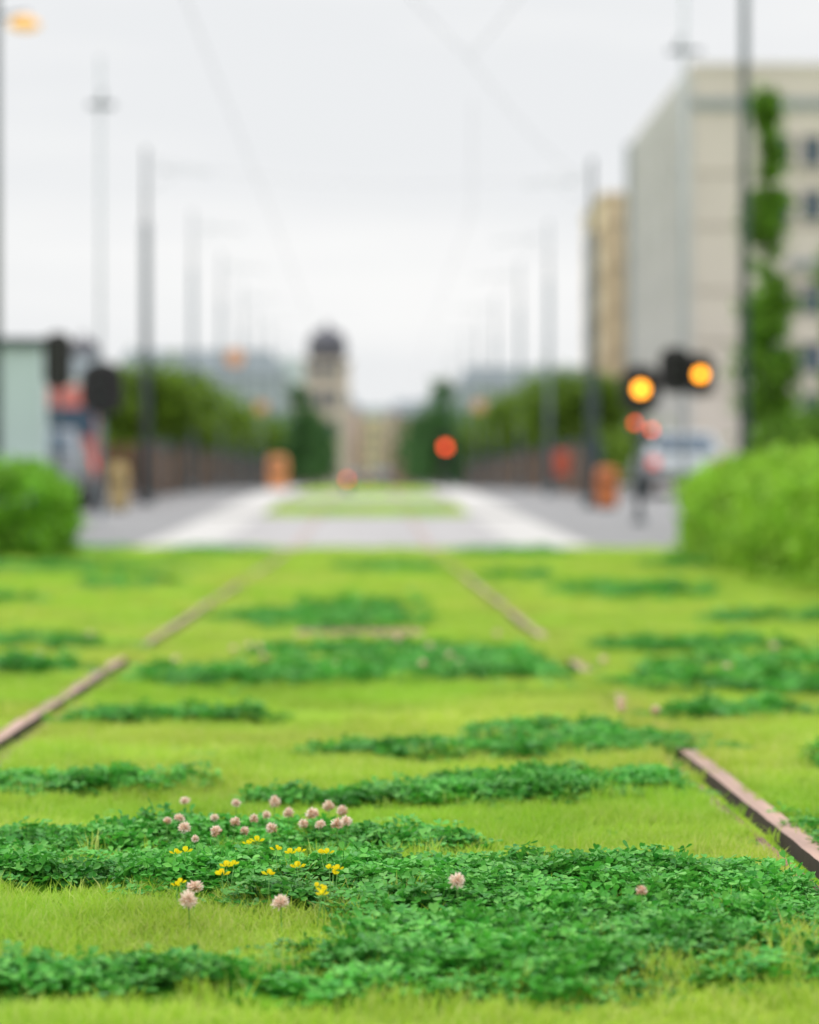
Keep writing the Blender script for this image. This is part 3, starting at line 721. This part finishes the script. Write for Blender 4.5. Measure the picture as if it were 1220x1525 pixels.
e = empty('kiosk', (-5.05, 37.6, float(gz(37))))
M_TEAL = mat('teal_panel', (.46, .57, .56), .5, 1.2, .06)
b = MB(); b.box(-1.2, .82, -.0, .7, .08, 2.45); b.obj('walls', [M_TEAL], e, bevel=.02)
b = MB(); b.box(-1.3, .90, -.1, .8, 2.452, 2.56); b.obj('roof', [M_POLE], e, bevel=.02)
b = MB(); b.box(-1.15, -.35, -.03, -.004, .3, 2.2); b.box(-1.22, -1.16, -.05, -.004, .1, 2.44); b.box(.22, .26, -.02, -.003, .1, 2.44); b.box(-.34, -.30, -.05, -.004, .1, 2.44); b.obj('panels', [M_GLASS], e)
b = MB(); b.box(-1.22, .84, -.02, .72, -.05, .075); b.obj('plinth', [M_CONC], e)

# ------------------------------------------------------------------ wires
M_WIRE = mat('wire', (.18, .20, .21), .5, 5, .1)
def wire(e, p0, p1, r, sag=.0, n=10, nm='cable'):
    p0, p1 = Vector(p0), Vector(p1); b = MB(); prev = p0
    for i in range(1, n+1):
        t = i/n; q = p0.lerp(p1, t); q.z -= 4*sag*t*(1-t); b.tube(prev, q, r, r, 5); prev = q
    b.obj(nm, [M_WIRE], e)
e = empty('overhead_line')
wire(e, (-1.9, -5, 5.6), (-1.9, 57, 5.9), .0045, .15, 14); wire(e, (-1.9, 57, 5.9), (-1.9, 165, 6.2), .005, .1, 8)
wire(e, (1.35, 38, 5.6), (1.9, 54, 5.6), .004, .1, 10); wire(e, (1.9, 54, 5.7), (2.2, 165, 6.0), .004, .1, 8)
wire(e, (-4.38, 57, 7.0), (4.15, 54, 6.4), .003, .35, 10)
wire(e, (-.5, 25, 5.9), (1.3, 38, 6.2), .0045, .1, 6); wire(e, (1.9, 27, 5.9), (1.3, 38, 6.2), .0045, .1, 6); wire(e, (1.3, 38, 6.2), (4.15, 54, 6.2), .004, .2, 8)

# ------------------------------------------------------------------ buildings
def windows(e, face, a0, a1, fixed, z0, rows, dz, ww, wh, step, frame, sgn):
    g = MB(); f = MB(); n = int((a1-a0)/step)
    for r_ in range(rows):
        for i in range(n):
            c = a0+(i+.5)*step; zc = z0+r_*dz
            def bx(mb, h0, h1, q0, q1, d0, d1):
                lo, hi = sorted((fixed+sgn*d0, fixed+sgn*d1))
                if face == 'y': mb.box(h0, h1, lo, hi, q0, q1)
                else: mb.box(lo, hi, h0, h1, q0, q1)
            bx(g, c-ww/2, c+ww/2, zc, zc+wh, .01, .03)
            t = .09
            bx(f, c-ww/2-t, c-ww/2, zc-t, zc+wh+t, .002, .16); bx(f, c+ww/2, c+ww/2+t, zc-t, zc+wh+t, .002, .16)
            bx(f, c-ww/2+.003, c+ww/2-.003, zc+wh, zc+wh+t, .002, .16); bx(f, c-ww/2+.003, c+ww/2-.003, zc-t, zc, .002, .22)
            bx(f, c-.03, c+.03, zc+.003, zc+wh-.003, .032, .06)
    g.obj('window_panes', [M_GLASS], e); f.obj('window_frames', [frame], e)
M_STONE = mat('pale_stone', (.60, .54, .49), .8, .25, .06, .1); M_STONE2 = mat('stone_trim', (.26, .30, .32), .7, .5, .06); M_JOINT = mat('stone_joint', (.40, .35, .31), .7, .5, .06)
M_FIN = mat('facade_fins', (.55, .55, .54), .7, .3, .08); M_YEL2 = mat('ochre_render', (.66, .54, .37), .85, .2, .08)
M_ROOF = mat('slate_roof', (.25, .29, .32), .7, .3, .12); M_ROOFG = mat('copper_roof', (.38, .46, .43), .6, .3, .12)
M_DOME = mat('dark_dome', (.11, .11, .13), .85, .3, .15)

e = empty('office_building', (0, 0, .5))
b = MB(); b.box(19, 60, 170, 207, 0, 24.6); b.obj('walls', [M_STONE], e)
b = MB(); b.box(18.9, 60.1, 169.9, 207.1, 24.603, 24.9); b.obj('parapet', [M_STONE], e)
b = MB()
b.box(18.95, 60, 169.8, 169.997, 22.25, 22.8)
for zc in (12.9, 3.6): b.box(24.6, 60, 169.5, 169.997, zc, zc+.45)
b.box(18.3, 18.99, 205.4, 206.9, .2, 24.4)
b.obj('ledges', [M_STONE2], e)
b = MB()
for zc in (18.9, 15.8, 12.0, 9, 6): b.box(19.02, 60, 169.93, 169.997, zc-.5, zc-.36)
b.obj('joint_lines', [M_JOINT], e)
windows(e, 'y', 23.2, 58, 170, 18.9, 1, 3.2, 1.25, 1.75, 1.87, M_STONE, -1)
windows(e, 'y', 23.2, 58, 170, 15.7, 1, 3.2, 1.25, 1.75, 1.87, M_STONE, -1)
windows(e, 'y', 23.2, 58, 170, 10.2, 1, 2.9, 1.3, 1.8, 1.87, M_STONE, -1)
windows(e, 'y', 23.2, 58, 170, 1.0, 3, 2.9, 1.3, 1.7, 1.87, M_STONE, -1)
b = MB()
for yy in np.arange(170.2, 205, 1.8): b.box(18.5, 18.995, yy, yy+.5, .3, 24.3)
b.obj('fins', [M_FIN], e)
b = MB()
for zc in np.arange(3, 24, 3.3): b.box(18.8, 18.996, 170, 205.3, zc, zc+.25)
b.obj('spandrels', [M_FIN], e)
e = empty('ochre_building', (0, 0, .5))
b = MB(); b.box(17.2, 50, 213, 232, 0, 21.3); b.obj('walls', [M_YEL2], e)
b = MB(); b.box(17.05, 50.1, 212.85, 232.1, 21.303, 21.7); b.obj('cornice', [M_YEL2], e)
windows(e, 'x', 213.5, 231.5, 17.2, 2, 6, 3.2, .9, 1.3, 2.4, M_YEL2, -1)
b = MB()
for zc in np.arange(3.3, 21, 3.2): b.box(17.22, 50, 212.9, 212.997, zc, zc+.14)
for xc in np.arange(18, 49, 1.5): b.box(xc, xc+.1, 212.92, 212.996, .2, 21.2)
b.obj('panel_joints', [mat('ochre_joint', (.42, .35, .26), .8, .5, .06)], e)

def block(name, x0, x1, y0, y1, h, wall, roof, rh=2.0, rows=None, base=.5, side=None):
    e = empty(name, (0, 0, base)); b = MB(); b.box(x0, x1, y0, y1, 0, h); b.obj('walls', [wall], e)
    b = MB(); k = .25; b.box(x0-k, x1+k, y0-k, y1+k, h+.003, h+rh, 0, min(rh*.6, (x1-x0)*.3)); b.obj('roof', [roof], e)
    rows = rows or max(1, int((h-1.5)/3.2))
    windows(e, 'y', x0+.5, x1-.5, y0, 1.2, rows, 3.2, 1.1, 1.7, 2.4, wall, -1)
    if side: windows(e, 'x', y0+.5, y1-.5, x1 if side > 0 else x0, 1.2, rows, 3.2, 1.1, 1.7, 3.0, wall, side)
    return e
M_W1 = mat('grey_glass_facade', (.36, .42, .44), .5, .1, .1); M_W2 = mat('beige_facade', (.56, .49, .40), .8, .1, .1)
M_W3 = mat('pink_facade', (.56, .43, .37), .8, .1, .12); M_W4 = mat('brick_facade', (.44, .28, .22), .85, .1, .15); M_W5 = mat('white_facade', (.62, .62, .60), .8, .1, .06)  # city facades kept pale; distance haze is mixed into their base colours
block('city_building', -22, -7.3, 250, 268, 9.6, M_W1, M_ROOF, 2.3)
block('city_building', -36, -23, 256, 270, 9.6, M_W5, M_ROOF, 2.0)
block('city_building', -60, -37, 262, 280, 10, M_W2, M_ROOF, 1.6)
block('city_building', -12, -4.6, 302, 330, 9.0, M_W2, M_ROOFG, 4.5, side=1)
block('city_building', -14, -4.2, 334, 380, 9.0, M_W5, M_ROOFG, 3.5, side=1)
block('city_building', -16, -3.2, 384, 440, 9.3, M_W3, M_ROOF, 2, side=1)
block('city_building', -20, -1.6, 444, 560, 12, M_W3, M_ROOF, 2, side=1)
block('city_building', 8, 24, 262, 280, 9.0, M_W1, M_ROOF, 2.0, side=-1)
block('city_building', 5.6, 14, 300, 340, 8.2, M_W5, M_ROOF, 2.5, side=-1)
block('city_building', 5.0, 16, 344, 400, 8.4, M_W4, M_ROOF, 2, side=-1)
block('city_building', 4.8, 22, 404, 500, 10.0, M_W4, M_ROOF, 2, side=-1)
block('city_building', 3.6, 22, 504, 640, 13, M_W3, M_ROOF, 2, side=-1)
block('city_building', -16, 20, 760, 790, 18.5, M_W3, M_ROOF, 2.5)
block('city_building', 24, 60, 262, 285, 12.0, M_W2, M_ROOF, 2.0)
def domed(x, y, base, R, zb, wall):
    e = empty('domed_tower', (x, y, base)); b = MB(); w = R*1.2
    b.box(-w, w, -w, w, 0, zb-.6); b.obj('walls', [wall], e)
    b = MB(); b.box(-w-.2, w+.2, -w-.2, w+.2, zb-.597, zb-.2); b.obj('cornice', [wall], e)
    windows(e, 'y', -w+.2, w-.2, -w, 2, 4, 3.1, .8, 1.6, 1.15, wall, -1)
    b = MB(); b.lathe((0, 0, zb-.2), [(R*1.0, 0), (R*1.0, .8), (R*1.10, .85), (R*1.08, 1.1)], 24); b.obj('drum', [M_DOME], e)
    pr = [(R*1.08*math.cos(a)**.65, 1.1+R*1.15*math.sin(a)) for a in np.linspace(0, math.pi/2*.96, 14)]
    b = MB(); b.lathe((0, 0, zb-.2), pr, 24); zt = zb-.2+pr[-1][1]
    b.lathe((0, 0, zt), [(.3, -.05), (.3, .3), (.34, .35), (.2, .5), (.05, .6), (.03, 1.0), (.001, 1.05)], 12); b.obj('dome', [M_DOME], e)
domed(-4.3, 296, .5, 1.9, 13.1, M_W2)
domed(-29.5, 300, .5, 1.7, 12.5, M_W2)
r = np.random.default_rng(99)
def tree_mass(name, x0, x1, y0, y1, h, n, m):
    ncl = 60; cc = np.stack([r.uniform(x0, x1, ncl), r.uniform(y0, y1, ncl), r.uniform(h*.25, h*.85, ncl)], -1)
    P = cc[r.integers(0, ncl, n)]+r.normal(size=(n, 3))*np.array([1.1, 1.1, .7]); P[:, 2] = np.abs(P[:, 2])
    V, F = leaf_quads(P, .28, r, .5); link(np_mesh(name, V, F, [m]), name, (0, 0, .5))
tree_mass('distant_trees', -30, -7, 150, 165, 4.4, 12000, M_LINDEN)
tree_mass('distant_trees', 7.5, 13, 140, 160, 3.8, 7000, M_LINDEN)
tree_mass('distant_trees', -9, -4.5, 200, 240, 5.0, 6000, M_CONE)
tree_mass('distant_trees', 4.0, 8, 200, 240, 5.5, 6000, M_CONE)

# ------------------------------------------------------------------ sky, sun
w = bpy.data.worlds.new("World"); scene.world = w; w.use_nodes = True
nt = w.node_tree; nt.nodes.clear(); L = nt.links.new
out = nt.nodes.new('ShaderNodeOutputWorld'); bg = nt.nodes.new('ShaderNodeBackground'); bg.inputs[1].default_value = .1
sky = nt.nodes.new('ShaderNodeTexSky'); sky.sky_type = 'NISHITA'; sky.sun_disc = False
sky.sun_elevation = math.radians(58); sky.sun_rotation = math.radians(-50)
hs = nt.nodes.new('ShaderNodeHueSaturation'); hs.inputs['Saturation'].default_value = .35
tc = nt.nodes.new('ShaderNodeTexCoord'); mp = nt.nodes.new('ShaderNodeMapping'); mp.inputs['Scale'].default_value = (1.2, 1.2, 8); mp.inputs['Rotation'].default_value = (0, .12, 0)
nz = nt.nodes.new('ShaderNodeTexNoise'); nz.inputs['Scale'].default_value = 2.4; nz.inputs['Detail'].default_value = 5
rp = nt.nodes.new('ShaderNodeValToRGB'); rp.color_ramp.elements[0].position = .38; rp.color_ramp.elements[0].color = (.86, .875, .89, 1)
rp.color_ramp.elements[1].position = .62; rp.color_ramp.elements[1].color = (.98, .98, .975, 1)
# overcast sky: brighter towards the zenith (CIE overcast distribution)
sx = nt.nodes.new('ShaderNodeSeparateXYZ'); mr = nt.nodes.new('ShaderNodeMapRange'); mr.inputs[1].default_value = .2; mr.inputs[2].default_value = 1
mr.inputs[3].default_value = 10; mr.inputs[4].default_value = 25
sc = nt.nodes.new('ShaderNodeVectorMath'); sc.operation = 'SCALE'
mx = nt.nodes.new('ShaderNodeMix'); mx.data_type = 'RGBA'; mx.inputs[0].default_value = .94
L(tc.outputs['Generated'], sx.inputs[0]); L(sx.outputs[2], mr.inputs[0]); L(mr.outputs[0], sc.inputs['Scale'])
L(tc.outputs['Generated'], mp.inputs[0]); L(mp.outputs[0], nz.inputs['Vector']); L(nz.outputs[0], rp.inputs[0]); L(rp.outputs[0], sc.inputs[0])
L(sky.outputs[0], hs.inputs['Color']); L(hs.outputs[0], mx.inputs[6]); L(sc.outputs[0], mx.inputs[7]); L(mx.outputs[2], bg.inputs[0]); L(bg.outputs[0], out.inputs[0])
sd = bpy.data.lights.new('sun', 'SUN'); sd.energy = 1.5; sd.angle = math.radians(14); sd.color = (1, .96, .9)
so = bpy.data.objects.new('sun', sd); scene.collection.objects.link(so)
d = Vector((-math.sin(math.radians(50))*math.cos(math.radians(58)), math.cos(math.radians(50))*math.cos(math.radians(58)), math.sin(math.radians(58))))
so.rotation_euler = (d).to_track_quat('Z', 'Y').to_euler()

# ------------------------------------------------------------------ camera
cd = bpy.data.cameras.new('camera'); cd.sensor_fit = 'HORIZONTAL'; cd.sensor_width = 24; cd.lens = 85
cd.clip_start = .05; cd.clip_end = 4000; cd.dof.use_dof = True; cd.dof.focus_distance = 4.0; cd.dof.aperture_fstop = 2.7
co = bpy.data.objects.new('camera', cd); scene.collection.objects.link(co)
co.location = (0, 0, .57); co.rotation_euler = (math.pi/2-.00868, 0, -.01389)
scene.camera = co
